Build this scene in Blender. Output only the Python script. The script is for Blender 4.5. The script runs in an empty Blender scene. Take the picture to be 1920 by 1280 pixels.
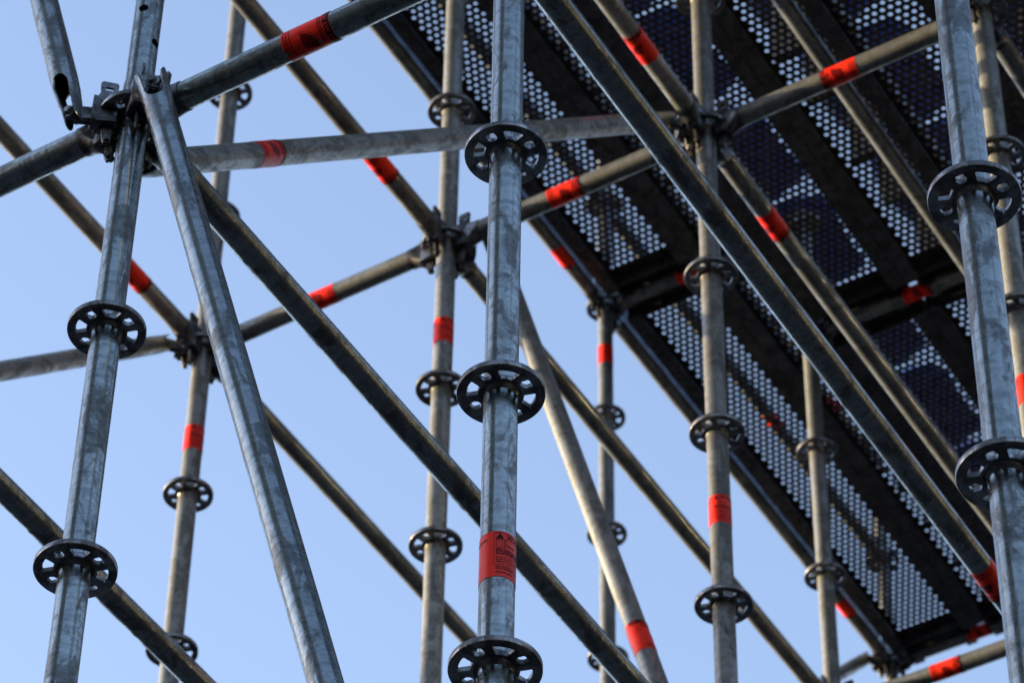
import bpy, bmesh, math, random
from mathutils import Vector, Matrix, noise

random.seed(7)
SC = bpy.context.scene
COL = SC.collection
R = math.radians
CAM_H = 1.6                                   # camera height above the ground

# ------------------------------------------------------------------ camera
cam_d = bpy.data.cameras.new('camera')
cam = bpy.data.objects.new('camera', cam_d)
COL.objects.link(cam)
cr = Vector((0.99983581, -0.0128939, 0.01273186))
cu = Vector((-0.01812051, -0.71144715, 0.70250594))
cf = Vector((0.0, 0.7026213, 0.71156398))
M = Matrix((cr, cu, -cf)).transposed().to_4x4()
M.translation = (0, 0, CAM_H)
cam.matrix_world = M
cam_d.sensor_fit = 'HORIZONTAL'
cam_d.sensor_width = 36.0
cam_d.lens = 6804.07 * 36.0 / 1920.0
cam_d.clip_start = 0.05
cam_d.clip_end = 5000
cam_d.dof.use_dof = True
cam_d.dof.focus_distance = 5.05
cam_d.dof.aperture_fstop = 12.5
SC.camera = cam

# ------------------------------------------------------------------ sky, sun, exposure
SUN_AZ, SUN_EL = R(-76), R(8.0)               # azimuth clockwise from +Y
sun_dir = Vector((math.sin(SUN_AZ) * math.cos(SUN_EL), math.cos(SUN_AZ) * math.cos(SUN_EL), math.sin(SUN_EL)))
world = bpy.data.worlds.new('World')
SC.world = world
world.use_nodes = True
wn = world.node_tree
bg = wn.nodes['Background']
sky = wn.nodes.new('ShaderNodeTexSky')
sky.sky_type = 'NISHITA'
sky.sun_disc = False
sky.sun_elevation = SUN_EL
sky.sun_rotation = SUN_AZ
sky.altitude = 0
sky.air_density = 1.0
sky.dust_density = 1.0
sky.ozone_density = 1.15
wb = wn.nodes.new('ShaderNodeMix')               # even white balance of the whole sky
wb.data_type = 'RGBA'
wb.blend_type = 'MULTIPLY'
wb.inputs['Factor'].default_value = 1.0
wb.inputs['B'].default_value = (1.03, 0.952, 1.03, 1)
wn.links.new(sky.outputs['Color'], wb.inputs['A'])
wn.links.new(wb.outputs['Result'], bg.inputs['Color'])
bg.inputs['Strength'].default_value = 0.15

sun_d = bpy.data.lights.new('sun', 'SUN')
sun_d.energy = 3.2
sun_d.angle = R(0.5)
sun_d.color = (1.0, 0.75, 0.44)
sun = bpy.data.objects.new('sun', sun_d)
COL.objects.link(sun)
sun.rotation_euler = sun_dir.to_track_quat('Z', 'Y').to_euler()
sun.location = sun_dir * 60

SC.view_settings.view_transform = 'Standard'
SC.view_settings.look = 'None'
SC.view_settings.exposure = 2.04
SC.view_settings.gamma = 1.0
SC.view_settings.use_curve_mapping = False

# ------------------------------------------------------------------ grid of the scaffold
TH = 0.5536360480377901
U = Vector((math.cos(TH), -math.sin(TH), 0))
V = Vector((math.sin(TH), math.cos(TH), 0))
AU, AV = 0.7293681586, 2.0720924477
O = Vector((-0.63447976, 3.98695987, 4.54696704 + CAM_H))
GROT = math.atan2(U.y, U.x)
TR = 0.02415                                  # tube radius


def P(u, v, z):
    return O + U * u + V * v + Vector((0, 0, z))


def G(i, j, k):
    return P(i * AU, j * AV, k * 0.5)


# ------------------------------------------------------------------ materials
MATS = {}


def nodes_of(name):
    m = bpy.data.materials.new(name)
    m.use_nodes = True
    nt = m.node_tree
    return m, nt, nt.nodes['Principled BSDF']


def ramp(nt, fac, stops):
    r = nt.nodes.new('ShaderNodeValToRGB')
    e = r.color_ramp.elements
    while len(e) < len(stops):
        e.new(0.5)
    for el, (p, c) in zip(e, stops):
        el.position = p
        el.color = c if len(c) == 4 else (*c, 1)
    nt.links.new(fac, r.inputs['Fac'])
    return r.outputs['Color']


def noise_tex(nt, vec, scale, detail=4, rough=0.55, dist=0.0):
    n = nt.nodes.new('ShaderNodeTexNoise')
    n.inputs['Scale'].default_value = scale
    n.inputs['Detail'].default_value = detail
    n.inputs['Roughness'].default_value = rough
    n.inputs['Distortion'].default_value = dist
    nt.links.new(vec, n.inputs['Vector'])
    return n.outputs['Fac']


def rand_coords(nt, stretch=(1, 1, 1)):
    tc = nt.nodes.new('ShaderNodeTexCoord')
    oi = nt.nodes.new('ShaderNodeObjectInfo')
    mul = nt.nodes.new('ShaderNodeMath')
    mul.operation = 'MULTIPLY'
    mul.inputs[1].default_value = 37.0
    nt.links.new(oi.outputs['Random'], mul.inputs[0])
    add = nt.nodes.new('ShaderNodeVectorMath')
    add.operation = 'ADD'
    nt.links.new(tc.outputs['Object'], add.inputs[0])
    nt.links.new(mul.outputs[0], add.inputs[1])
    mp = nt.nodes.new('ShaderNodeMapping')
    mp.inputs['Scale'].default_value = stretch
    nt.links.new(add.outputs[0], mp.inputs['Vector'])
    return mp.outputs['Vector'], oi


def mix_col(nt, fac, a, b, mode='MIX'):
    n = nt.nodes.new('ShaderNodeMix')
    n.data_type = 'RGBA'
    n.blend_type = mode
    for s, v in ((n.inputs['Factor'], fac), (n.inputs['A'], a), (n.inputs['B'], b)):
        if hasattr(v, 'is_linked'):
            nt.links.new(v, s)
        elif isinstance(v, (int, float)):
            s.default_value = v
        else:
            s.default_value = (*v, 1) if len(v) == 3 else v
    return n.outputs['Result']


def galvanised(name, dark, light, metallic=0.95, rough=(0.2, 0.5), bump=0.3, brown=0.2, cover=0.5, rip=0.55):
    """zinc skin: crisp-edged bright patches over a duller coat, cross ripples, pits and faint brown staining"""
    m, nt, b = nodes_of(name)
    vec, oi = rand_coords(nt, (1, 1, 0.42))
    vec2, _ = rand_coords(nt, (0.45, 0.45, 2.0))
    vec3, _ = rand_coords(nt, (1, 1, 1))
    patches = noise_tex(nt, vec, 24, 7, 0.66, 0.8)
    ripple = noise_tex(nt, vec2, 34, 4, 0.6, 0.9)
    fine = noise_tex(nt, vec3, 420, 3, 0.65)
    mid = noise_tex(nt, vec3, 95, 5, 0.6, 0.5)
    big = noise_tex(nt, vec, 4.5, 3, 0.5)
    mask = ramp(nt, patches, [(cover - 0.045, (0, 0, 0)), (cover + 0.03, (1, 1, 1))])
    c1 = mix_col(nt, mask, dark, light)
    c2 = mix_col(nt, rip, c1, ramp(nt, ripple, [(0.38, (0.42, 0.42, 0.42)), (0.47, (0.72, 0.72, 0.72)), (0.56, (1, 1, 1))]), 'MULTIPLY')
    c3 = mix_col(nt, 0.55, c2, ramp(nt, mid, [(0.30, (0.42, 0.41, 0.40)), (0.55, (1, 1, 1))]), 'MULTIPLY')
    c4 = mix_col(nt, min(1.0, brown * 2), c3, ramp(nt, big, [(0.42, (1, 1, 1)), (0.68, (1.0, 0.88, 0.76))]), 'MULTIPLY')
    c5 = mix_col(nt, 0.7, c4, ramp(nt, fine, [(0.27, (0.22, 0.21, 0.20)), (0.37, (1, 1, 1))]), 'MULTIPLY')
    tone = ramp(nt, oi.outputs['Random'], [(0.0, (0.80, 0.80, 0.81)), (0.35, (1.0, 0.99, 0.97)), (0.7, (0.90, 0.92, 0.94)), (1.0, (1.14, 1.14, 1.14))])
    c6 = mix_col(nt, 1.0, c5, tone, 'MULTIPLY')
    nt.links.new(c6, b.inputs['Base Color'])
    b.inputs['Metallic'].default_value = metallic
    r1 = mix_col(nt, mask, (rough[1],) * 3, (rough[0],) * 3)
    r2 = mix_col(nt, 0.25, r1, ramp(nt, mid, [(0.3, (0.75,) * 3), (0.6, (0.15,) * 3)]))
    nt.links.new(r2, b.inputs['Roughness'])

    def mathn(op, x, y):
        n = nt.nodes.new('ShaderNodeMath')
        n.operation = op
        nt.links.new(x, n.inputs[0])
        if isinstance(y, (int, float)):
            n.inputs[1].default_value = y
        else:
            nt.links.new(y, n.inputs[1])
        return n.outputs[0]
    h = mathn('ADD', mathn('MULTIPLY', ripple, 1.0), mathn('ADD', mathn('MULTIPLY', fine, 0.12), mathn('MULTIPLY', mid, 0.35)))
    bm = nt.nodes.new('ShaderNodeBump')
    bm.inputs['Strength'].default_value = bump
    bm.inputs['Distance'].default_value = 0.0010
    nt.links.new(h, bm.inputs['Height'])
    nt.links.new(bm.outputs['Normal'], b.inputs['Normal'])
    MATS[name] = m
    return m


def simple(name, col, rough=0.5, metallic=0.0, var=0.25, scale=20, coat=0.0, spec=0.5):
    m, nt, b = nodes_of(name)
    vec, _ = rand_coords(nt)
    f = noise_tex(nt, vec, scale, 5, 0.6)
    c = ramp(nt, f, [(0.3, [x * (1 - var) for x in col]), (0.7, [min(1, x * (1 + var)) for x in col])])
    nt.links.new(c, b.inputs['Base Color'])
    rr = ramp(nt, f, [(0.3, (min(1, rough * 1.15),) * 3), (0.7, (rough * 0.85,) * 3)])
    nt.links.new(rr, b.inputs['Roughness'])
    b.inputs['Metallic'].default_value = metallic
    b.inputs['Coat Weight'].default_value = coat
    b.inputs['Specular IOR Level'].default_value = spec
    MATS[name] = m
    return m


galvanised('galv', (0.185, 0.205, 0.203), (0.36, 0.405, 0.405), metallic=0.97, rough=(0.18, 0.42), cover=0.47, brown=0.10, rip=0.5)
galvanised('galv_dull', (0.175, 0.187, 0.18), (0.29, 0.305, 0.295), metallic=0.62, rough=(0.38, 0.58), brown=0.08, rip=0.35)
galvanised('galv_cast', (0.08, 0.082, 0.085), (0.20, 0.205, 0.21), metallic=0.9, rough=(0.28, 0.55), bump=0.5, brown=0.08)
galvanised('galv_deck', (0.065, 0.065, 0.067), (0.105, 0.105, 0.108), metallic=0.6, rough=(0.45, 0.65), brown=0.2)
galvanised('galv_ring', (0.16, 0.165, 0.17), (0.34, 0.35, 0.36), metallic=0.92, rough=(0.3, 0.55), bump=0.4, brown=0.08)
m_, nt_, b_ = nodes_of('sticker_red')
v_, _o = rand_coords(nt_)
w1 = noise_tex(nt_, v_, 70, 6, 0.7, 0.4)
w2 = noise_tex(nt_, v_, 16, 3, 0.5)
red_ = ramp(nt_, w2, [(0.3, (0.86, 0.020, 0.006)), (0.7, (0.98, 0.036, 0.010))])
worn = mix_col(nt_, ramp(nt_, w1, [(0.69, (0, 0, 0)), (0.73, (0.75, 0.75, 0.75))]), red_, (0.30, 0.16, 0.13))
nt_.links.new(worn, b_.inputs['Base Color'])
nt_.links.new(ramp(nt_, w1, [(0.35, (0.24,) * 3), (0.7, (0.5,) * 3)]), b_.inputs['Roughness'])
b_.inputs['Specular IOR Level'].default_value = 0.25
MATS['sticker_red'] = m_
simple('print_black', (0.010, 0.006, 0.006), 0.4, 0, 0.2, 60, spec=0.12)
simple('print_maroon', (0.20, 0.005, 0.004), 0.35, 0, 0.2, 60, spec=0.15)
simple('slate', (0.022, 0.023, 0.025), 0.8, 0, 0.3, 1.5, spec=0.1)
simple('hole_shade', (0.004, 0.004, 0.004), 0.9, 0, 0.2, 60, spec=0.0)
simple('brick', (0.16, 0.085, 0.06), 0.85, 0, 0.25, 2.0)
simple('concrete', (0.24, 0.235, 0.22), 0.85, 0, 0.2, 0.7)
simple('seat_blue', (0.014, 0.10, 0.48), 0.38, 0, 0.12, 8)
simple('asphalt', (0.04, 0.04, 0.042), 0.85, 0, 0.35, 1.2)
simple('plaster', (0.34, 0.31, 0.27), 0.85, 0, 0.12, 0.8)
simple('roof_tin', (0.12, 0.12, 0.125), 0.6, 0.2, 0.2, 1.5)
simple('window_dark', (0.03, 0.035, 0.04), 0.08, 0, 0.1, 2)
simple('frame_white', (0.10, 0.10, 0.10), 0.5, 0, 0.08, 4)


# ------------------------------------------------------------------ helpers
def link(name, data, parent=None, mat=None, local=None):
    o = bpy.data.objects.new(name, data)
    COL.objects.link(o)
    if mat and data and not data.materials:
        data.materials.append(MATS[mat])
    if parent:
        o.parent = parent
    if local is not None:
        o.matrix_local = local
    return o


def thing(name, label, cat, matrix, group=None):
    e = bpy.data.objects.new(name, None)
    COL.objects.link(e)
    e.empty_display_size = 0.05
    e.matrix_world = matrix
    e['label'] = label
    e['category'] = cat
    if group:
        e['group'] = group
    return e


def mesh_from(name, verts, faces, smooth=True, angle=40):
    me = bpy.data.meshes.new(name)
    me.from_pydata(verts, [], faces)
    me.update()
    if smooth:
        me.shade_smooth()
        me.set_sharp_from_angle(angle=R(angle))
    return me


def finish_bm(name, bm, smooth=True, angle=40):
    bmesh.ops.recalc_face_normals(bm, faces=bm.faces)
    me = bpy.data.meshes.new(name)
    bm.to_mesh(me)
    bm.free()
    if smooth:
        me.shade_smooth()
        me.set_sharp_from_angle(angle=R(angle))
    return me


def curve_mesh(name, loops, thick, bevel=0.0, angle=35, res=1):
    """filled outline (first loop) with holes (other loops), in the XY plane, thickness along Z"""
    cd = bpy.data.curves.new(name, 'CURVE')
    cd.dimensions = '2D'
    cd.fill_mode = 'BOTH'
    cd.extrude = thick / 2 - bevel
    cd.bevel_depth = bevel
    cd.bevel_resolution = res
    for lp in loops:
        s = cd.splines.new('POLY')
        s.points.add(len(lp) - 1)
        for p, (x, y) in zip(s.points, lp):
            p.co = (x, y, 0, 1)
        s.use_cyclic_u = True
    o = bpy.data.objects.new(name, cd)
    me = bpy.data.meshes.new_from_object(o)
    bpy.data.objects.remove(o)
    bm = bmesh.new()
    bm.from_mesh(me)
    bmesh.ops.remove_doubles(bm, verts=bm.verts, dist=1e-6)
    bpy.data.meshes.remove(me)
    return finish_bm(name, bm, True, angle)


def rotm(axis, deg):
    return Matrix.Rotation(R(deg), 4, axis)


def tr(x, y, z):
    return Matrix.Translation((x, y, z))


def frame(p0, p1, up=Vector((0, 0, 1))):
    z = (p1 - p0).normalized()
    x = (up - z * up.dot(z)).normalized()
    y = z.cross(x)
    m = Matrix((x, y, z)).transposed().to_4x4()
    m.translation = p0
    return m


TUBES = {}


def tube(length, seg=28, step=0.03, drips=0, seed=0, wobble=0.00012, r=TR, cap=True):
    key = (round(length, 4), seg, step, drips, seed, r)
    if key in TUBES:
        return TUBES[key]
    rnd = random.Random(seed * 91 + drips)
    n = max(2, int(length / step))
    spots = [(rnd.uniform(0.03, length - 0.03), math.pi + rnd.gauss(0, 0.45), rnd.uniform(0.0006, 0.0020), rnd.uniform(0.003, 0.007)) for _ in range(drips)]
    vs, fs = [], []
    for a in range(n + 1):
        s = length * a / n
        near = [q for q in spots if abs(q[0] - s) < 4 * q[3]]
        for c in range(seg):
            th = 2 * math.pi * c / seg
            rr = r + wobble * noise.noise(Vector((math.cos(th) * 1.2, math.sin(th) * 1.2, s * 7 + seed * 5.3)))
            for (ss, tt, am, sg) in near:
                d = ((s - ss) / sg) ** 2 + ((th - tt) * r / (sg * 1.2)) ** 2
                rr += am * math.exp(-d)
            vs.append((rr * math.cos(th), rr * math.sin(th), s))
    for a in range(n):
        for c in range(seg):
            d = (c + 1) % seg
            fs.append((a * seg + c, a * seg + d, (a + 1) * seg + d, (a + 1) * seg + c))
    if cap:
        fs.append(tuple(range(seg))[::-1])
        fs.append(tuple(n * seg + c for c in range(seg)))
    me = mesh_from('tube', vs, fs, True, 50)
    TUBES[key] = me
    return me


# ------------------------------------------------------------------ rosette (ring plate with eight holes)
def arc(r, a0, a1, n):
    return [(r * math.cos(R(a0 + (a1 - a0) * k / n)), r * math.sin(R(a0 + (a1 - a0) * k / n))) for k in range(n + 1)]


def rosette_mesh():
    loops = [arc(0.061, 0, 360 * 63 / 64, 63)]
    ri, ro = 0.0315, 0.0495
    for k in range(4):
        a = 90 * k
        # small hole on the grid direction: pentagon with a blunt inner point
        pts = []
        for (r_, w) in ((ro - 0.001, 0.0075), (ro, 0.0045), (ro, -0.0045), (ro - 0.001, -0.0075), (0.0385, -0.0088), (0.0335, -0.0052), (ri + 0.0005, 0.0), (0.0335, 0.0052), (0.0385, 0.0088)):
            c, s = math.cos(R(a)), math.sin(R(a))
            pts.append((r_ * c - w * s, r_ * s + w * c))
        loops.append(pts)
        a = 90 * k + 45
        big = arc(ro, a - 17.5, a + 17.5, 8) + arc(ro - 0.002, a + 19.5, a + 19.5, 1)[:1] + arc(ri + 0.001, a + 15.5, a + 15.5, 1)[:1] + arc(ri, a + 13, a - 13, 5) + arc(ri + 0.001, a - 15.5, a - 15.5, 1)[:1] + arc(ro - 0.002, a - 19.5, a - 19.5, 1)[:1]
        loops.append(big)
    loops.append(arc(TR - 0.0008, 0, 360 * 39 / 40, 39))
    return curve_mesh('rosette', loops, 0.0095, 0.0011, 35, 1)


ROSETTE = rosette_mesh()
ROSETTE.materials.append(MATS['galv_ring'])


def weld_mesh():
    vs, fs = [], []
    seg = 32
    prof = [(TR - 0.0003, -0.013), (0.0262, -0.0085), (0.0292, -0.0044), (0.0292, 0.0044), (0.0262, 0.0085), (TR - 0.0003, 0.013)]
    for (r, z) in prof:
        for c in range(seg):
            t = 2 * math.pi * c / seg
            w = 1 + 0.02 * noise.noise(Vector((math.cos(t) * 4, math.sin(t) * 4, z * 300)))
            vs.append((r * w * math.cos(t), r * w * math.sin(t), z))
    for a in range(len(prof) - 1):
        for c in range(seg):
            d = (c + 1) % seg
            fs.append((a * seg + c, a * seg + d, (a + 1) * seg + d, (a + 1) * seg + c))
    me = mesh_from('weld_seam', vs, fs, True, 60)
    me.materials.append(MATS['galv_cast'])
    return me


WELD = weld_mesh()


# ------------------------------------------------------------------ wedge head (axis +Z outward from the standard, X up)
def hexa(bm, pts):
    v = [bm.verts.new(p) for p in pts]
    for f in ((0, 1, 2, 3), (7, 6, 5, 4), (0, 4, 5, 1), (1, 5, 6, 2), (2, 6, 7, 3), (3, 7, 4, 0)):
        bm.faces.new([v[i] for i in f])
    return v


def head_mesh(collar=True):
    bm = bmesh.new()
    for sx in (1, -1):
        for sy in (1, -1):
            x0, x1 = (0.0058, 0.034) if sx > 0 else (-0.0058, -0.040)
            x1b = x1 * 0.92
            yi = 0.0042
            # front (s=.0262) to back (s=.068)
            hexa(bm, [(x0, sy * yi, 0.0265), (x1b, sy * yi, 0.0265), (x1b, sy * 0.0205, 0.033), (x0, sy * 0.0205, 0.033),
                      (x0, sy * yi, 0.068), (x1, sy * yi, 0.068), (x1, sy * 0.0175, 0.068), (x0, sy * 0.0175, 0.068)])
    bmesh.ops.recalc_face_normals(bm, faces=bm.faces)
    bmesh.ops.bevel(bm, geom=list(bm.edges), offset=0.0022, segments=2, affect='EDGES', profile=0.6)
    # body: loft from a tall rounded block to the round tube
    seg = 36
    rings = []
    for s, k in (((0.060, 0.0), (0.066, 0.0), (0.078, 0.45), (0.088, 0.85), (0.094, 1.0), (0.102, 1.0)) if collar else ((0.060, 0.0), (0.072, 0.0), (0.076, -0.06))):
        ring = []
        for c in range(seg):
            t = 2 * math.pi * c / seg
            ct, st = math.cos(t), math.sin(t)
            e = 0.45
            hx = (0.033 if ct > 0 else 0.039) * math.copysign(abs(ct) ** e, ct)
            hy = 0.0178 * math.copysign(abs(st) ** e, st)
            rr = 0.0262
            ring.append(bm.verts.new((hx * (1 - k) + rr * ct * k, hy * (1 - k) + rr * st * k, s)))
        rings.append(ring)
    for a in range(len(rings) - 1):
        for c in range(seg):
            d = (c + 1) % seg
            bm.faces.new((rings[a][c], rings[a][d], rings[a + 1][d], rings[a + 1][c]))
    bm.faces.new(rings[0][::-1])
    bm.faces.new(rings[-1])
    me = finish_bm('wedge_head', bm, True, 38)
    me.materials.append(MATS['galv_cast'])
    return me


HEAD = head_mesh()
BHEAD = head_mesh(False)


def wedge_mesh():
    # outline in (s, X), thickness along Y; tall tapered key with an eye at the top and a rivet foot
    out = [(0.0375, -0.078), (0.049, -0.078), (0.052, -0.07), (0.0635, 0.05), (0.0655, 0.078), (0.062, 0.083), (0.038, 0.083), (0.0345, 0.079), (0.0355, 0.045)]
    hole = [(0.0425, 0.060), (0.0425, 0.070), (0.0575, 0.070), (0.0575, 0.060)]
    me = curve_mesh('wedge', [out, hole], 0.0064, 0.0008, 35, 1)
    bm = bmesh.new()
    bm.from_mesh(me)
    # curve XY -> local (Z=s, X=up); thickness Z -> Y
    for v in bm.verts:
        s, x, y = v.co
        v.co = (x, y, s)
    r = bmesh.ops.create_cone(bm, cap_ends=True, segments=12, radius1=0.0062, radius2=0.0062, depth=0.0165)
    bmesh.ops.transform(bm, verts=r['verts'], matrix=tr(-0.069, 0, 0.0437) @ rotm('X', 90))
    me2 = finish_bm('wedge', bm, True, 35)
    me2.materials.append(MATS['galv_cast'])
    return me2


WEDGE = wedge_mesh()


def add_head(parent, local):
    h = link('wedge_head', HEAD, parent, None, local)
    link('wedge', WEDGE, h)
    return h


# ------------------------------------------------------------------ stickers (x around the tube, y along it)
def bend(bm, r, a0, cut=0.0015):
    if cut:
        xs = [v.co.x for v in bm.verts]
        x = math.floor(min(xs) / cut) * cut + cut
        while x < max(xs):
            bmesh.ops.bisect_plane(bm, geom=bm.verts[:] + bm.edges[:] + bm.faces[:], plane_co=(x, 0, 0), plane_no=(1, 0, 0))
            x += cut
    for v in bm.verts:
        x, y, z = v.co
        a = a0 + x / r
        v.co = ((r + z) * math.cos(a), (r + z) * math.sin(a), y)


def quad(bm, x0, y0, x1, y1, z=0.0, cut=0.004):
    n = max(1, int(abs(x1 - x0) / cut))
    for k in range(n):
        a, b = x0 + (x1 - x0) * k / n, x0 + (x1 - x0) * (k + 1) / n
        v = [bm.verts.new(p) for p in ((a, y0, z), (b, y0, z), (b, y1, z), (a, y1, z))]
        bm.faces.new(v)


def text_bm(bm, txt, size, x, y, z=0.0, space=1.0, bold=0.0):
    cd = bpy.data.curves.new('t', 'FONT')
    cd.body = txt
    cd.size = size
    cd.space_character = space
    cd.resolution_u = 2
    cd.offset = bold
    o = bpy.data.objects.new('t', cd)
    me = bpy.data.meshes.new_from_object(o)
    bpy.data.objects.remove(o)
    me.transform(tr(x, y, z))
    bm.from_mesh(me)
    bpy.data.meshes.remove(me)


def words(bm, rnd, x0, x1, y, h):
    x = x0
    while x < x1:
        w = rnd.uniform(0.003, 0.009)
        quad(bm, x, y, min(x + w, x1), y + h)
        x += w + rnd.uniform(0.0009, 0.0016)


def outline(bm, x0, y0, x1, y1, t):
    quad(bm, x0, y0, x1, y0 + t)
    quad(bm, x0, y1 - t, x1, y1)
    quad(bm, x0, y0 + t, x0 + t, y1 - t)
    quad(bm, x1 - t, y0 + t, x1, y1 - t)


def sticker_base(y0, y1, a_span, ragged=False, seed=1):
    rnd = random.Random(seed)
    bm = bmesh.new()
    n = 56
    rows = []
    for k in range(n + 1):
        x = (-0.5 + k / n) * a_span * TR
        lo, hi = y0, y1
        if ragged and k > n - 5:
            lo += 0.006
            hi -= 0.004
        rows.append([bm.verts.new((x, lo, 0.0)), bm.verts.new((x, hi, 0.0)), bm.verts.new((x, hi, 0.0004)), bm.verts.new((x, lo, 0.0004))])
    for a, b in zip(rows, rows[1:]):
        for c in range(4):
            d = (c + 1) % 4
            bm.faces.new((a[c], b[c], b[d], a[d]))
    bm.faces.new(rows[0])
    bm.faces.new(rows[-1][::-1])
    bend(bm, TR + 0.0003, 0, 0)
    me = finish_bm('warning_sticker', bm, True, 40)
    me.materials.append(MATS['sticker_red'])
    return me


def print_standard():
    rnd = random.Random(5)
    bm = bmesh.new()
    outline(bm, 0, -0.020, 0.060, 0.0375, 0.0006)
    v = [bm.verts.new(p) for p in ((0.0030, 0.0275, 0), (0.0135, 0.0275, 0), (0.0083, 0.0365, 0))]
    bm.faces.new(v)
    text_bm(bm, 'WARNING', 0.0112, 0.0180, 0.0278, 0, 1.15, 0.0003)
    quad(bm, 0.0006, 0.0262, 0.0594, 0.0267)
    outline(bm, 0.0030, 0.0100, 0.0118, 0.0250, 0.0006)
    outline(bm, 0.0140, 0.0100, 0.0170, 0.0250, 0.0006)
    words(bm, rnd, 0.0185, 0.032, 0.0145, 0.0022)
    quad(bm, 0.0135, 0.0160, 0.0200, 0.0164)
    for k in range(3):
        words(bm, rnd, 0.003, 0.050, 0.0062 - 0.0036 * k, 0.0021)
    for k in range(3):
        words(bm, rnd, 0.003, 0.054, -0.0072 - 0.0040 * k, 0.0013)
    for k in range(2):
        words(bm, rnd, 0.003, 0.044, -0.0240 - 0.0034 * k, 0.0014)
    words(bm, rnd, 0.003, 0.052, -0.0335, 0.0016)
    words(bm, rnd, -0.034, -0.0105, 0.0255, 0.0032)
    words(bm, rnd, -0.036, -0.028, -0.031, 0.0016)
    bend(bm, TR + 0.0011, 0)
    me = finish_bm('print', bm, False)
    me.materials.append(MATS['print_black'])
    return me


def print_ledger():
    """black end band, text lines and a load fan; the band letters are red gaps on top"""
    rnd = random.Random(9)
    bm = bmesh.new()
    quad(bm, -0.060, 0.0345, 0.046, 0.046)
    quad(bm, 0.052, 0.0345, 0.070, 0.046)
    for y in (0.0290, 0.0245):
        words(bm, rnd, -0.034, 0.016, y, 0.0022)
    for y in (-0.0420, -0.0365, -0.0310):
        words(bm, rnd, -0.036, 0.020, y, 0.0018)
    words(bm, rnd, 0.010, 0.024, 0.012, 0.0012)
    bend(bm, TR + 0.0011, 0)
    me = finish_bm('print', bm, False)
    me.materials.append(MATS['print_black'])
    return me


def print_fan():
    bm = bmesh.new()
    c = (0.012, -0.010)
    pts = [c] + [(c[0] + 0.026 * math.cos(R(a)), c[1] + 0.026 * math.sin(R(a))) for a in range(70, 181, 10)]
    bm.faces.new([bm.verts.new((x, y, 0)) for x, y in pts])
    for k in range(40):
        a0, a1 = 2 * math.pi * k / 40, 2 * math.pi * (k + 0.85) / 40
        q = [(c[0] + rr * math.cos(a), c[1] + rr * math.sin(a), 0) for rr, a in ((0.0285, a0), (0.0292, a0), (0.0292, a1), (0.0285, a1))]
        if max(p[1] for p in q) < 0.023 and min(p[1] for p in q) > -0.028:
            bm.faces.new([bm.verts.new(p) for p in q])
    bend(bm, TR + 0.0011, 0)
    me = finish_bm('diagram', bm, False)
    me.materials.append(MATS['print_maroon'])
    return me


def print_letters():
    bm = bmesh.new()
    for x in (-0.058, -0.036, -0.014, 0.008, 0.030):
        text_bm(bm, 'LW', 0.0105, x, 0.0365, 0, 1.05, 0.0001)
    bend(bm, TR + 0.0016, 0)
    me = finish_bm('letters', bm, False)
    me.materials.append(MATS['sticker_red'])
    return me


ST_STD = sticker_base(-0.040, 0.040, R(350))
ST_LED = sticker_base(-0.046, 0.0463, R(348), True)
ST_HALF = sticker_base(-0.046, 0.046, R(150), True)
PR_STD, PR_LED, PR_LET, PR_FAN = print_standard(), print_ledger(), print_letters(), print_fan()


def add_sticker(parent, s, ang, kind='ledger', flip=False):
    m = tr(0, 0, s) @ rotm('Z', ang)
    if flip:
        m = m @ rotm('X', 180)
    base = {'standard': ST_STD, 'ledger': ST_LED, 'half': ST_HALF}[kind]
    st = link('warning_sticker', base, parent, None, m)
    st['label'] = 'red sticker with black warning print'
    if kind == 'half':
        st['label'] = 'torn red sticker wrapped half round the tube'
        return st
    pr = link('print', PR_STD if kind == 'standard' else PR_LED, st)
    pr['kind'] = 'stuff'
    if kind != 'standard':
        pr = link('diagram', PR_FAN, st)
        pr['kind'] = 'stuff'
        pr = link('letters', PR_LET, st)
        pr['kind'] = 'stuff'
    return st


# ------------------------------------------------------------------ ground
bm = bmesh.new()
bmesh.ops.create_grid(bm, x_segments=20, y_segments=20, size=1500)
gm = finish_bm('ground', bm, False)
gm.materials.append(MATS['asphalt'])
ground = link('ground', gm)
ground['kind'] = 'structure'

# ------------------------------------------------------------------ standards
BASE = bpy.data.meshes.new('base_jack')
bm = bmesh.new()
r = bmesh.ops.create_cube(bm, size=1)
bmesh.ops.transform(bm, verts=r['verts'], matrix=tr(0, 0, 0.004) @ Matrix.Diagonal((0.15, 0.15, 0.008, 1)))
r = bmesh.ops.create_cone(bm, cap_ends=True, segments=20, radius1=0.019, radius2=0.019, depth=0.30)
bmesh.ops.transform(bm, verts=r['verts'], matrix=tr(0, 0, 0.155))
r = bmesh.ops.create_cone(bm, cap_ends=True, segments=6, radius1=0.034, radius2=0.034, depth=0.035)
bmesh.ops.transform(bm, verts=r['verts'], matrix=tr(0, 0, 0.180))
BASE = finish_bm('base_jack', bm, True, 35)
BASE.materials.append(MATS['galv_cast'])

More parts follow.
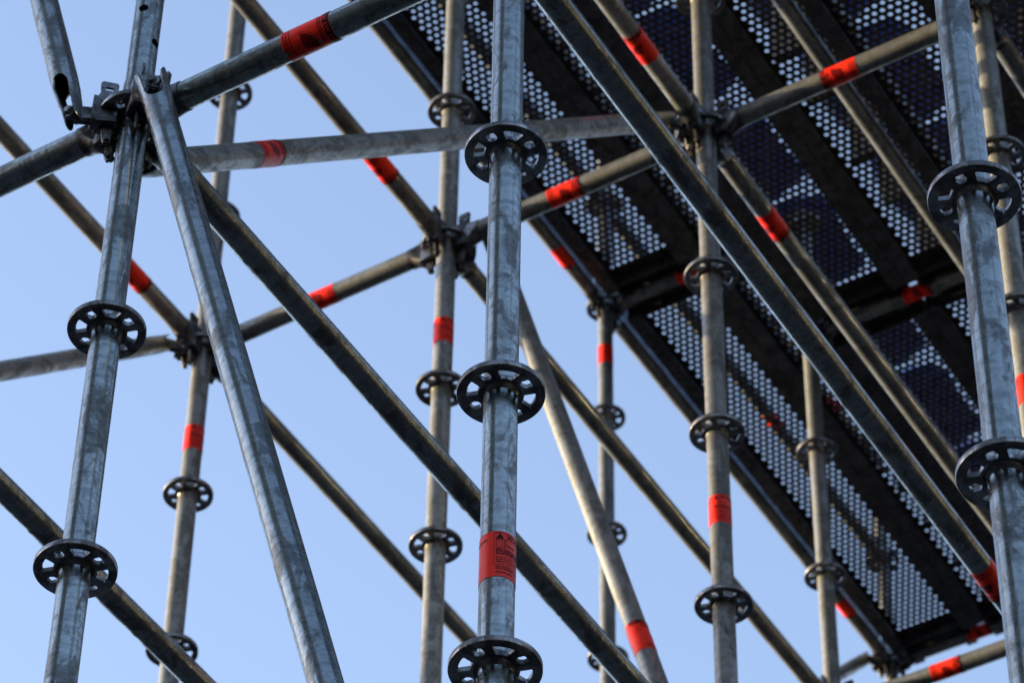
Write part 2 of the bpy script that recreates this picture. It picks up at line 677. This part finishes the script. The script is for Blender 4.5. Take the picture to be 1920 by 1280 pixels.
# grid (i,j), top level k, mesh quality, stickers [height above O.z, angle], label
CAMANG = -58.3
STD = [
    (0, 0, 7.1, 'near', [], 'near galvanised standard whose top joint holds two fork-ended braces'),
    (1, 0, 6.2, 'near', [(-1.322, -70.3)], 'near galvanised standard with the sharp red WARNING sticker and three rosettes'),
    (2, 0, 5.2, 'near', [], 'near pale blue-grey galvanised standard in front of the dark deck undersides, no sticker'),
    (-1, 0, 8.1, 'far', [], 'galvanised standard at the outer end of the dark tube leaving the fork-braced joint'),
    (-2, 0, 10.2, 'far', [], 'galvanised standard second outward from the fork-braced near standard'),
    (-2, 1, 10.2, 'far', [(1.677, -75)], 'sunlit standard with red band behind the big near brace, end of the middle row'),
    (-1, 1, 7.9, 'far', [(1.681, -80)], 'sunlit standard with red band just behind the WARNING-sticker standard'),
    (0, 1, 7.1, 'far', [(0.756, -100)], 'tan sunlit standard crossed by the long dark ledger, red band low down'),
    (1, 1, 6.2, 'far', [(0.758, -90)], 'sunlit standard half hidden behind the pale blue-grey near standard'),
    (2, 1, 5.2, 'far', [], 'standard carrying the fourth seating deck, beyond the pale near standard'),
    (-2, 2, 10.2, 'far', [(3.771, -75)], 'slim far standard with red band meeting the outer corner of the decks'),
    (-1, 2, 8.1, 'far', [], 'slim far standard with pale rim standing before the long perforated deck strip'),
    (0, 2, 7.1, 'far', [], 'far standard under the third tier of decks'),
    (1, 2, 6.2, 'far', [], 'far standard under the fourth tier of decks'),
    (2, 2, 5.2, 'far', [], 'far standard at the front edge of the fourth-tier deck'),
    (3, 0, 4.2, 'far', [], 'standard at the front edge of the added bottom deck beside the pale near standard'),
    (3, 1, 4.2, 'far', [], 'standard at the front edge of the added bottom deck, middle row'),
    (-2, 3, 10.2, 'far', [], 'farthest standard at the outer end of the top deck'),
    (-1, 3, 8.1, 'far', [], 'farthest standard between top and second deck tiers'),
    (0, 3, 7.1, 'far', [], 'farthest standard between second and third deck tiers'),
    (1, 3, 6.2, 'far', [], 'farthest standard under the front of the third deck tier'),
]
for (i, j, top, q, sts, lab) in STD:
    g = G(i, j, 0)
    m = tr(g.x, g.y, 0) @ Matrix.Rotation(GROT, 4, 'Z')
    e = thing('scaffold_standard', lab, 'standard', m, 'upright standards of the scaffold')
    z0 = 0.19
    z1 = O.z + top * 0.5
    link('tube', tube(z1 - z0, 56 if q == 'near' else 32, 0.02 if q == 'near' else 0.06, 0, i + 3 * j, 0.0002), e, 'galv' if q == 'near' else 'galv_dull', tr(0, 0, z0))
    link('base_jack', BASE, e)
    k = -12
    while k <= top:
        z = O.z + 0.5 * k
        if z > 0.2:
            ro = link('rosette', ROSETTE, e, None, tr(0, 0, z))
            link('weld_seam', WELD, ro)
        k += 1
    for (s, a) in sts:
        add_sticker(e, O.z + s, a, 'standard')
    if (i, j) == (0, 0):
        # spigot collar, and flat black discs painting the dark inside the pin holes
        cm = tube(0.050, 56, 0.01, 0, 77, 0.0001, 0.02610)
        link('spigot_collar', cm, e, 'galv', tr(0, 0, O.z + 0.030))
        hm = curve_mesh('pin_hole_disc', [[(0.0084 * math.cos(R(a)), 0.0084 * math.sin(R(a))) for a in range(0, 360, 24)]], 0.002, 0.0)
        hm.materials.append(MATS['hole_shade'])
        for (a, z) in ((CAMANG - 14, 0.262), (CAMANG + 58, 0.182)):
            link('pin_hole_disc', hm, e, None, tr(0, 0, O.z + z) @ rotm('Z', a) @ tr(TR - 0.0006, 0, 0) @ rotm('Y', 90))

# ------------------------------------------------------------------ ledgers
# start, end, quality, sticker (distance from start, angle, flip) or None, label
LED = [
    ((-1, 0, 0), (0, 0, 0), 'near', None, 'dark horizontal tube running outward from the fork-braced near joint'),
    ((0, 0, 0), (1, 0, 0), 'near', (0.353, 150, False), 'dark horizontal tube with fan-diagram sticker beginning at the fork-braced near joint'),
    ((0, 0, 0), (0, 1, 0), 'near', None, 'long dark ledger descending from fork-braced joint, passing behind the WARNING-sticker standard'),
    ((1, 0, 0), (1, 1, 0), 'near', (1.748, 200, False), 'long dark ledger crossing in front of the perforated decks'),
    ((-1, 0, 0), (-1, 1, 0), 'near', None, 'dark ledger passing behind the lower rosette of the fork-braced near standard'),
    ((-2, 0, 0), (-2, 1, 0), 'far', None, 'low ledger between the outermost standards'),
    ((-2, 1, 4), (-1, 1, 4), 'far', (0.362, 140, True), 'short sunlit ledger with red band beside the big near brace'),
    ((-1, 1, 4), (0, 1, 4), 'far', (0.345, 140, False), 'short tan ledger with red band, partly behind the WARNING-sticker standard'),
    ((0, 1, 4), (1, 1, 4), 'far', (0.365, 140, True), 'short tan ledger with red band passing under the second deck tier'),
    ((-2, 0, 4), (-2, 1, 4), 'far', (1.764, 200, False), 'rim-lit ledger with red band passing behind the fork-braced near standard'),
    ((-1, 0, 4), (-1, 1, 4), 'far', (1.766, 200, False), 'rim-lit ledger with red band behind the fan-diagram tube'),
    ((0, 0, 4), (0, 1, 4), 'far', (1.753, 200, True), 'sunlit ledger with red band meeting the tan standard from above'),
    ((1, 0, 4), (1, 1, 4), 'far', None, 'high ledger joining the WARNING-sticker standard to the middle row'),
    ((-2, 1, 4), (-2, 2, 4), 'far', None, 'plain dark ledger leaving the joint behind the big near brace'),
    ((-1, 1, 4), (-1, 2, 4), 'far', None, 'plain ledger running beside the sunlit slanting brace against the sky'),
    ((0, 1, 4), (0, 2, 4), 'far', (0.339, 200, False), 'ledger with bright red band under the second deck tier, beside the long dark ledger'),
    ((1, 1, 4), (1, 2, 4), 'far', None, 'ledger leaving the standard half hidden by the pale near standard'),
    ((-1, 2, 4), (0, 2, 4), 'far', (0.356, 140, False), 'short pale ledger with red band crossing before the far deck end'),
    ((-2, 2, 4), (-1, 2, 4), 'far', None, 'short ledger joining the two slim far standards'),
    ((-2, 1, 8), (-2, 2, 8), 'far', (1.792, 290, False), 'ledger along the outer edge of the top deck, middle bay, small red band'),
    ((-2, 2, 8), (-2, 3, 8), 'far', (1.705, 290, False), 'ledger along the outer edge of the top deck, farthest bay, small red band'),
    ((-1, 1, 7), (-1, 2, 7), 'far', None, 'ledger under the step between top and second decks, middle bay'),
    ((-1, 2, 7), (-1, 3, 7), 'far', None, 'ledger under the step between top and second decks, farthest bay'),
    ((0, 1, 6), (0, 2, 6), 'far', None, 'rim-lit ledger under the step between second and third decks, middle bay'),
    ((0, 2, 6), (0, 3, 6), 'far', None, 'ledger under the step between second and third decks, farthest bay'),
    ((-2, 0, 8), (-2, 1, 8), 'far', None, 'ledger along the outer edge of the top deck added over the nearest bay'),  # from here, supports of the unseen decks added over the nearest bay
    ((-1, 0, 7), (-1, 1, 7), 'far', None, 'ledger under the step between top and second decks added over the nearest bay'),
    ((0, 0, 6), (0, 1, 6), 'far', None, 'ledger under the step between second and third decks added over the nearest bay'),
    ((1, 0, 5), (1, 1, 5), 'far', None, 'ledger under the step between third and fourth decks added over the nearest bay'),
    ((2, 0, 4), (2, 1, 4), 'far', None, 'ledger under the step between fourth and bottom decks added over the nearest bay'),
    ((-2, 0, 8), (-1, 0, 8), 'far', None, 'transom at the open front of the top deck part added out of view'),
    ((-1, 0, 7), (0, 0, 7), 'far', None, 'transom at the open front of the second-tier deck part added out of view'),
    ((0, 0, 6), (1, 0, 6), 'far', None, 'transom at the open front of the third-tier deck part added out of view'),
    ((1, 0, 5), (2, 0, 5), 'far', None, 'transom at the open front of the fourth-tier deck part added out of view'),
    ((2, 0, 4), (3, 0, 4), 'far', None, 'transom at the open front of the added bottom deck'),
    ((2, 1, 4), (3, 1, 4), 'far', None, 'transom at the far end of the added bottom deck'),
    ((1, 1, 5), (1, 2, 5), 'far', None, 'ledger under the step between third and fourth-tier decks'),
    ((-2, 1, 9), (-2, 2, 9), 'far', None, 'guard rail above the top deck at knee height, middle bay'),
    ((-2, 2, 9), (-2, 3, 9), 'far', (1.2, 150, False), 'guard rail above the top deck at knee height, farthest bay'),
    ((-2, 1, 10), (-2, 2, 10), 'far', None, 'guard rail above the top deck at hand height, middle bay'),
    ((-2, 2, 10), (-2, 3, 10), 'far', (1.7, 150, False), 'guard rail above the top deck at hand height, farthest bay'),
    ((-2, 2, 8), (-1, 2, 8), 'far', (0.319, 140, False), 'dark transom with red band under the joint of the top deck planks'),
    ((-1, 2, 7), (0, 2, 7), 'far', (0.375, 140, False), 'dark transom with red band under the joint of the second-tier planks'),
    ((0, 2, 6), (1, 2, 6), 'far', None, 'transom under the joint of the third-tier planks'),
    ((1, 2, 5), (2, 2, 5), 'far', None, 'transom at the far end of the fourth-tier deck'),
    ((-2, 1, 8), (-1, 1, 8), 'far', None, 'transom under the near joint of the top deck'),
    ((-1, 1, 7), (0, 1, 7), 'far', None, 'transom under the near joint of the second-tier deck'),
    ((0, 1, 6), (1, 1, 6), 'far', None, 'transom under the near joint of the third-tier deck'),
    ((1, 1, 5), (2, 1, 5), 'far', None, 'transom under the near joint of the fourth-tier deck'),
    ((-2, 3, 8), (-1, 3, 8), 'far', (0.357, 140, False), 'dark transom with red band at the far end of the top deck'),
    ((-1, 3, 7), (0, 3, 7), 'far', None, 'transom at the far end of the second-tier deck'),
    ((0, 3, 6), (1, 3, 6), 'far', None, 'transom at the far end of the third-tier deck'),
]
for n, (a, b, q, st, lab) in enumerate(LED):
    p0, p1 = G(*a), G(*b)
    L = (p1 - p0).length
    e = thing('scaffold_ledger', lab, 'ledger', frame(p0, p1), 'horizontal ledgers of the scaffold')
    Lt = L - 0.19
    if q == 'near':
        tm = tube(Lt, 48, 0.006, int(22 * Lt), n, 0.0002)
    else:
        tm = tube(Lt, 32, 0.03, 0, 0, 0.0002)
    link('tube', tm, e, 'galv' if q == 'near' else 'galv_dull', tr(0, 0, 0.095))
    add_head(e, Matrix.Identity(4))
    add_head(e, tr(0, 0, L) @ rotm('X', 180))
    if st:
        add_sticker(e, st[0], st[1], 'ledger', st[2])


def box_mesh(name, lo, hi, mat, bev=0.0):
    bm = bmesh.new()
    r = bmesh.ops.create_cube(bm, size=1)
    c = [(a + b) / 2 for a, b in zip(lo, hi)]
    d = [b - a for a, b in zip(lo, hi)]
    bmesh.ops.transform(bm, verts=r['verts'], matrix=tr(*c) @ Matrix.Diagonal((*d, 1)))
    if bev:
        bmesh.ops.bevel(bm, geom=list(bm.edges), offset=bev, segments=2, affect='EDGES')
    me = finish_bm(name, bm, True, 35)
    if mat:
        me.materials.append(MATS[mat])
    return me


# ------------------------------------------------------------------ diagonal braces with forked ends
def fork_tube(length, tip=0.038, notch=0.060, flare=0.10, seg=72, step=0.03):
    """hollow tube from pin to pin; each end cut to two rounded tines (local +-X) with a U notch facing +-Y"""
    ri = TR - 0.0034
    vs, fs = [], []

    F0 = R(47)

    def end(th):
        phi = math.acos(min(1.0, abs(math.cos(th))))   # 0 at the tine centre, 90 deg at the notch centre
        if phi <= F0:
            return -tip + 0.040 * (1 - math.sqrt(max(0.0, 1 - (phi / F0) ** 2)))
        q = (R(90) - phi) / (R(90) - F0)
        return notch - 0.034 * (1 - math.sqrt(max(0.0, 1 - q * q)))

    n = max(6, int((length - 0.30) / step))
    ts = [0, 0.08, 0.2, 0.35, 0.55, 0.8, 1.0]
    rows = []
    for layer, r in (('o', TR), ('i', ri)):
        rr_rows = []
        ss = []
        for t in ts:
            ss.append(('a', t))
        for k in range(1, n):
            ss.append(('m', k / n))
        for t in ts[::-1]:
            ss.append(('b', t))
        for kind, t in ss:
            row = []
            for c in range(seg):
                th = 2 * math.pi * c / seg
                if kind == 'a':
                    z = end(th) * (1 - t) + 0.15 * t
                elif kind == 'b':
                    z = length - (end(th) * (1 - t) + 0.15 * t)
                else:
                    z = 0.15 + (length - 0.30) * t
                # tines are pinched a little toward the bolt
                d = min(z, length - z)
                pin = max(0.0, min(1.0, (0.10 - d) / 0.10))
                sx = 1 + flare * pin ** (1.0 if flare > 0 else 1.6)
                rad = r + 0.00015 * noise.noise(Vector((math.cos(th) * 1.5, math.sin(th) * 1.5, z * 7)))
                row.append(len(vs))
                vs.append((rad * sx * math.cos(th), rad * math.sin(th) * (1 - 0.05 * pin), z))
            rr_rows.append(row)
        rows.append(rr_rows)
    for li, rr_rows in enumerate(rows):
        for a in range(len(rr_rows) - 1):
            for c in range(seg):
                d = (c + 1) % seg
                f = (rr_rows[a][c], rr_rows[a][d], rr_rows[a + 1][d], rr_rows[a + 1][c])
                fs.append(f if li == 0 else f[::-1])
    for idx in (0, -1):
        for c in range(seg):
            d = (c + 1) % seg
            f = (rows[0][idx][d], rows[0][idx][c], rows[1][idx][c], rows[1][idx][d])
            fs.append(f if idx == 0 else f[::-1])
    return mesh_from('brace_tube', vs, fs, True, 50)


def lug_mesh():
    """tongue from the pin back to the wedge head: local Z runs from the pin towards the standard, X up"""
    return box_mesh('brace_lug', (-0.017, -0.008, -0.011), (0.017, 0.008, 0.048), 'galv_cast', 0.003)


def bolt_mesh():
    bm = bmesh.new()
    r = bmesh.ops.create_cone(bm, cap_ends=True, segments=20, radius1=0.0065, radius2=0.0065, depth=0.034)
    for s in (-1, 1):
        r = bmesh.ops.create_cone(bm, cap_ends=True, segments=24, radius1=0.0125, radius2=0.0125, depth=0.0028)
        bmesh.ops.translate(bm, verts=r['verts'], vec=(0, 0, s * 0.0088))
        r = bmesh.ops.create_cone(bm, cap_ends=True, segments=16, radius1=0.0085, radius2=0.0060, depth=0.0055)
        bmesh.ops.translate(bm, verts=r['verts'], vec=(0, 0, s * 0.0132))
    bmesh.ops.transform(bm, verts=bm.verts, matrix=rotm('X', 90))
    me = finish_bm('pin_bolt', bm, True, 35)
    me.materials.append(MATS['galv_ring'])
    return me


LUG, BOLT = lug_mesh(), bolt_mesh()
AVV = AV
# pin points in (u,v,z) metres, ring grid of each end, plane normal, sticker, quality, label
BR = [
    ((0.083, -0.060, -0.024), (0.646, -0.060, -1.960), (0, 0, 0), (1, 0, -4), (V * 0.93 - U * 0.37).normalized(), None, 'near', 'big near brace with forked top slanting down from the fork-braced joint'),
    ((-0.083, -0.060, 0.0), (-0.646, -0.060, 1.930), (0, 0, 0), (-1, 0, 4), V, None, 'near', 'near brace whose slotted foot hangs beside the fork-braced joint, rising out of view'),
    ((-0.646, AV + 0.060, 2.066), (-0.083, AV + 0.060, -0.006), (-1, 1, 4), (0, 1, 0), V, (1.579, 150, True), 'far', 'sunlit slanting brace with red band against the sky under the decks'),
    ((-0.060, 0.083, 0.0), (-0.060, 1.989, 1.995), (0, 0, 0), (0, 1, 4), (U + V).normalized(), (0.510, 40, False), 'mid', 'grey tube with red band rising gently from fork-braced joint to the tan standard'),
    ((-2 * AU - 0.060, 0.083, 0.016), (-2 * AU - 0.060, 1.989, 1.983), (-2, 0, 0), (-2, 1, 4), U, None, 'far', 'grey brace reaching the joint behind the big near brace, passing a near rosette'),
    ((-2 * AU - 0.060, 2 * AV + 0.083, 2.0), (-2 * AU - 0.060, 3 * AV - 0.083, 3.990), (-2, 2, 4), (-2, 3, 8), U, None, 'far', 'short visible brace end reaching the far outer corner of the top deck'),
]
for bi, (a, b, ga, gb, nrm, st, q, lab) in enumerate(BR):
    p0, p1 = P(*a), P(*b)
    z = (p1 - p0).normalized()
    y = (nrm - z * nrm.dot(z)).normalized()
    x = y.cross(z).normalized()
    y = z.cross(x)
    m = Matrix((x, y, z)).transposed().to_4x4()
    m.translation = p0
    e = thing('diagonal_brace', lab, 'brace', m, 'diagonal braces of the scaffold')
    L = (p1 - p0).length
    link('tube', fork_tube(L, *((0.038, 0.060), (0.030, 0.100, -0.38), (0.036, 0.06), (0.030, 0.040, -0.1), (0.030, 0.040, -0.1), (0.030, 0.040, -0.1))[bi]), e, 'galv' if q == 'near' else 'galv_dull')
    inv = m.inverted()
    for pin, g in ((p0, ga), (p1, gb)):
        zz = (pin - p0).length
        link('pin_bolt', BOLT, e, None, tr(0, 0, zz))
        c = G(*g)
        link('brace_lug', LUG, e, None, inv @ frame(pin, Vector((c.x, c.y, pin.z))))
        d = Vector((pin.x - c.x, pin.y - c.y, 0))
        du, dv = d.dot(U), d.dot(V)
        d45 = (U * math.copysign(1, du) + V * math.copysign(1, dv)).normalized()
        wm = frame(c, c + d45)
        hd = link('wedge_head', BHEAD, e, None, inv @ wm @ Matrix.Diagonal((0.92, 0.9, 0.95, 1)))
        link('wedge', WEDGE, hd)
    if st:
        add_sticker(e, st[0], st[1], 'half' if a[0] == b[0] == -2 and a[2] >= 8 else 'ledger', st[2])


# ------------------------------------------------------------------ perforated deck planks (local X=u, Y=v, Z up; origin at the start, on the transom axis)
def perforated(length, z=0.0):
    """sheet with staggered holes, real openings"""
    pu, pv, hr, t = 0.024, 0.0233, 0.0068, 0.0022
    rows = 79
    v0 = (length - (rows - 1) * pv) / 2
    vs, fs = [], []
    W = 0.158
    H = [(math.cos(R(45 * k)), math.sin(R(45 * k))) for k in range(8)]

    def flat(x0, y0, x1, y1):
        if x1 - x0 < 1e-5 or y1 - y0 < 1e-5:
            return
        for zz, rev in ((z, 0), (z + t, 1)):
            b = len(vs)
            vs.extend([(x0, y0, zz), (x1, y0, zz), (x1, y1, zz), (x0, y1, zz)])
            f = (b, b + 1, b + 2, b + 3)
            fs.append(f if rev else f[::-1])

    def cell(cx, cy):
        a, b2 = pu / 2, pv / 2
        sq = [(a, 0), (a, b2), (0, b2), (-a, b2), (-a, 0), (-a, -b2), (0, -b2), (a, -b2)]
        b = len(vs)
        for zz in (z, z + t):
            for k in range(8):
                vs.append((cx + sq[k][0], cy + sq[k][1], zz))
            for k in range(8):
                vs.append((cx + hr * H[k][0], cy + hr * H[k][1], zz))
        for k in range(8):
            d = (k + 1) % 8
            fs.append((b + k, b + 8 + k, b + 8 + d, b + d))
            fs.append((b + 16 + k, b + 16 + d, b + 24 + d, b + 24 + k))
            fs.append((b + 8 + k, b + 24 + k, b + 24 + d, b + 8 + d))

    WE = 0.147
    flat(-WE, 0, WE, 0.05)
    flat(-W, 0.05, W, v0 - pv / 2)
    for r_ in range(rows):
        cy = v0 + r_ * pv
        nc = 10 if r_ % 2 == 0 else 9
        half = nc * pu / 2
        for c in range(nc):
            cell(-half + pu / 2 + c * pu, cy)
        flat(-W, cy - pv / 2, -half, cy + pv / 2)
        flat(half, cy - pv / 2, W, cy + pv / 2)
    flat(-W, v0 + (rows - 0.5) * pv, W, length - 0.05)
    flat(-WE, length - 0.05, WE, length)
    me = mesh_from('perforated_sheet', vs, fs, False)
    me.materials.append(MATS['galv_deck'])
    return me


def channel(length, sgn):
    """side rail: web, lower return lip and a pressed groove"""
    prof = [(0.159, 0.002), (0.159, -0.052), (0.112, -0.052), (0.112, -0.040), (0.115, -0.040), (0.115, -0.049), (0.156, -0.049), (0.156, -0.030), (0.150, -0.024), (0.156, -0.018), (0.156, 0.002)]
    vs, fs = [], []
    for y in (0.0, length):
        for (x, z) in prof:
            vs.append((sgn * x, y, z))
    n = len(prof)
    for k in range(n):
        d = (k + 1) % n
        fs.append((k, d, n + d, n + k))
    fs.append(tuple(range(n))[::-1])
    fs.append(tuple(range(n, 2 * n)))
    bm = bmesh.new()
    bv = [bm.verts.new(v) for v in vs]
    for f in fs:
        bm.faces.new([bv[i] for i in f])
    me = finish_bm('side_rail', bm, True, 30)
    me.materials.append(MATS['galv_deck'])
    return me


def hook_mesh():
    """claw that drops over the transom tube (tube axis along X at origin)"""
    out = []
    for a in range(-30, 211, 15):
        out.append((0.034 * math.cos(R(a)), 0.034 * math.sin(R(a))))
    for a in range(210, -31, -15):
        out.append((0.0255 * math.cos(R(a)), 0.0255 * math.sin(R(a))))
    me = curve_mesh('hook', [out], 0.040, 0.001)
    me.transform(rotm('Z', 90) @ rotm('X', 90))   # ring plane becomes YZ
    me.materials.append(MATS['galv_cast'])
    return me


PL = AV - 0.006
SHEET = perforated(PL)
RAILS = [channel(AV - 0.13, 1), channel(AV - 0.13, -1)]
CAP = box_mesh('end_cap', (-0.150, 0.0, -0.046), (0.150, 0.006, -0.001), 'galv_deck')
HOOK = hook_mesh()
DZ = 0.027
TIER = {-2: 8, -1: 7, 0: 6, 1: 5, 2: 4}
TNAME = {-2: 'top', -1: 'second', 0: 'third', 1: 'fourth', 2: 'bottom'}
for i, k in TIER.items():
    for j in (0, 1, 2):  # first bay: unseen decks added to block sky from the near tubes' reflections
        if i + j > 2 and i > 0:
            continue
        for c, cu_ in enumerate((0.206, 0.526)):
            base = P(i * AU + cu_, j * AV, k * 0.5)
            m = tr(*base) @ Matrix.Rotation(GROT, 4, 'Z')
            lab = 'perforated steel plank of the %s deck tier, %s bay, %s the step down' % (TNAME[i], ('nearest', 'middle', 'farthest')[j], 'away from' if c == 0 else 'next to')
            e = thing('deck_plank', lab, 'deck plank', m, 'perforated deck planks')
            link('perforated_sheet', SHEET, e, None, tr(0, 0.003, DZ))
            for rl in RAILS:
                link('side_rail', rl, e, None, tr(0, 0.065, DZ))
            link('end_cap', CAP, e, None, tr(0, 0.078, DZ))
            link('end_cap', CAP, e, None, tr(0, AV - 0.084, DZ))
            for y in (0.0, AV):
                for x in (-0.105, 0.105):
                    link('hook', HOOK, e, None, tr(x, y, 0))


# ------------------------------------------------------------------ stadium seats on the decks (local X=u faces down the steps, Y=v, Z up, origin on the deck)
def seat_mesh():
    prof = [(0.150, 0.392), (0.143, 0.408), (0.120, 0.416), (0.075, 0.414), (0.02, 0.408), (-0.05, 0.402), (-0.10, 0.404), (-0.130, 0.42), (-0.150, 0.455), (-0.160, 0.52), (-0.170, 0.60), (-0.180, 0.66), (-0.186, 0.69)]
    halves = [0.12, 0.160, 0.188, 0.206, 0.215, 0.214, 0.208, 0.198, 0.180, 0.182, 0.180, 0.150, 0.085]
    nw = 14
    top, bot = [], []
    vs, fs = [], []
    for lay in (0, 1):
        grid = []
        for a, (x, z) in enumerate(prof):
            x *= 1.26
            row = []
            t = a / (len(prof) - 1)
            half = halves[a]
            for c in range(nw + 1):
                y = (-1 + 2 * c / nw)
                lift = 0.035 * abs(y) ** 3
                back = t > 0.55
                px = x + (lift if back else 0)
                pz = z + (0 if back else lift)
                off = 0.007 * lay
                row.append(len(vs))
                vs.append((px - (off if back else 0), y * half, pz - (0 if back else off)))
            grid.append(row)
        for a in range(len(prof) - 1):
            for c in range(nw):
                f = (grid[a][c], grid[a + 1][c], grid[a + 1][c + 1], grid[a][c + 1])
                fs.append(f if lay == 0 else f[::-1])
        (top if lay == 0 else bot).extend(grid)
    n = len(prof)
    rim = [(a, 0) for a in range(n)] + [(n - 1, c) for c in range(1, nw + 1)] + [(a, nw) for a in range(n - 2, -1, -1)] + [(0, c) for c in range(nw - 1, 0, -1)]
    for k in range(len(rim)):
        (a, b), (c, d) = rim[k], rim[(k + 1) % len(rim)]
        fs.append((top[a][b], bot[a][b], bot[c][d], top[c][d]))
    bm = bmesh.new()
    bv = [bm.verts.new(v) for v in vs]
    for f in fs:
        bm.faces.new([bv[i] for i in f])
    me = finish_bm('seat_shell', bm, True, 45)
    me.materials.append(MATS['seat_blue'])
    return me


SEAT = seat_mesh()
SLEG = box_mesh('seat_leg', (-0.06, -0.012, 0.0), (0.06, 0.012, 0.402), 'galv_cast', 0.003)
for i in (-2, -1, 0):
    k = TIER[i]
    for n in range(9):
        v = 2.32 + 0.46 * n
        m = tr(*P(i * AU + 0.49 + random.uniform(-0.012, 0.012), v + random.uniform(-0.012, 0.012), k * 0.5 + DZ + 0.0022)) @ Matrix.Rotation(GROT + R(random.uniform(-4, 4)), 4, 'Z')
        e = thing('stadium_seat', 'blue moulded plastic seat seen through the holes of the %s deck tier' % TNAME[i], 'seat', m, 'seats on the %s deck tier' % TNAME[i])
        link('seat_shell', SEAT, e)
        for y in (-0.10, 0.10):
            link('seat_leg', SLEG, e, None, tr(0.0, y, 0))

# ------------------------------------------------------------------ building across the yard, its roof line shades the near bay from the low sun
sd = Vector((sun_dir.x, sun_dir.y, 0)).normalized()
bc = Vector((0.0, 6.0, 0)) + sd * 34.0
BROT = math.atan2(sd.y, sd.x) - math.pi / 2          # local -Y faces the scaffold
bh = 6.75 + 30.0 * math.tan(SUN_EL)
bmx = tr(bc.x, bc.y, 0) @ Matrix.Rotation(BROT, 4, 'Z')
be = thing('building', 'long plain plastered three-storey building across the yard from the scaffold', 'building', bmx)
link('wall', box_mesh('wall', (-70, -4, 0), (70, 6, bh - 0.3), 'plaster'), be)
link('roof', box_mesh('roof', (-70.3, -4.3, bh - 0.3), (70.3, 6.3, bh), 'roof_tin'), be)
PANE = box_mesh('pane', (-0.68, -0.02, -0.88), (0.68, 0.02, 0.88), 'window_dark')
FR = curve_mesh('window', [[(-0.76, -0.96), (0.76, -0.96), (0.76, 0.96), (-0.76, 0.96)], [(-0.68, -0.88), (-0.68, 0.88), (0.68, 0.88), (0.68, -0.88)]], 0.10)
FR.transform(rotm('X', 90))
FR.materials.append(MATS['frame_white'])
for s in range(3):
    for w in range(38):
        f = link('window', FR, be, None, tr(-66.6 + 3.6 * w, -4.02, 2.1 + 3.1 * s))
        link('pane', PANE, f, None, tr(0, -0.01, 0))

# ------------------------------------------------------------------ toe boards along the outer edge of the top deck
TOE = box_mesh('board', (0, 0.13, 0.030), (0.024, AV - 0.10, 0.18), None, 0.002)
TOE.materials.append(MATS['galv_deck'])
CLIP = box_mesh('end_bracket', (0.002, -0.006, 0.045), (0.022, 0.045, 0.15), 'galv_cast', 0.002)
for j in (0, 1, 2):
    e = thing('toe_board', 'dark toe board standing along the outer edge of the top deck, %s bay' % ('nearest', 'middle', 'farthest')[j], 'toe board', tr(*P(-2 * AU - 0.030, j * AV, 4.0)) @ Matrix.Rotation(GROT, 4, 'Z'), 'toe boards of the top deck')
    link('board', TOE, e)
    link('end_bracket', CLIP, e, None, tr(0, 0.09, 0))
    link('end_bracket', CLIP, e, None, tr(0, AV - 0.105, 0))


# ------------------------------------------------------------------ unseen blocks added round the yard to darken what the tubes reflect
def added_block(lab, az, dist, w, d, h, mat, storeys, cols):
    dv = Vector((math.sin(R(az)), math.cos(R(az)), 0))
    c = Vector((0, 4, 0)) + dv * dist
    e = thing('building', lab, 'building', tr(c.x, c.y, 0) @ Matrix.Rotation(math.atan2(dv.y, dv.x) - math.pi / 2, 4, 'Z'))
    link('wall', box_mesh('wall', (-w / 2, 0, 0), (w / 2, d, h - 0.3), mat), e)
    link('roof', box_mesh('roof', (-w / 2 - 0.3, -0.3, h - 0.3), (w / 2 + 0.3, d + 0.3, h), 'roof_tin'), e)
    for s_ in range(storeys):
        for c_ in range(cols):
            f = link('window', FR, e, None, tr(-w / 2 + w * (c_ + 0.5) / cols, -0.02, 2.1 + 3.0 * s_))
            link('pane', PANE, f, None, tr(0, -0.01, 0))


added_block('tall grey concrete block added out of view for a dark band in the tubes', -130, 15, 9, 9, 36, 'concrete', 11, 3)
added_block('broad concrete block added out of view to darken the ledger undersides', 176, 30, 50, 12, 17, 'concrete', 5, 12)
added_block('long low brick block added out of view to cover the bright horizon', -25, 62, 95, 10, 16, 'brick', 5, 20)
added_block('dark slate-clad block added out of view against horizon glow beyond the tiers', 42, 66, 60, 12, 18, 'slate', 5, 14)
added_block('tall slate-clad block added out of view to dim the side reflections of the tubes', 92, 24, 34, 10, 24, 'slate', 7, 9)
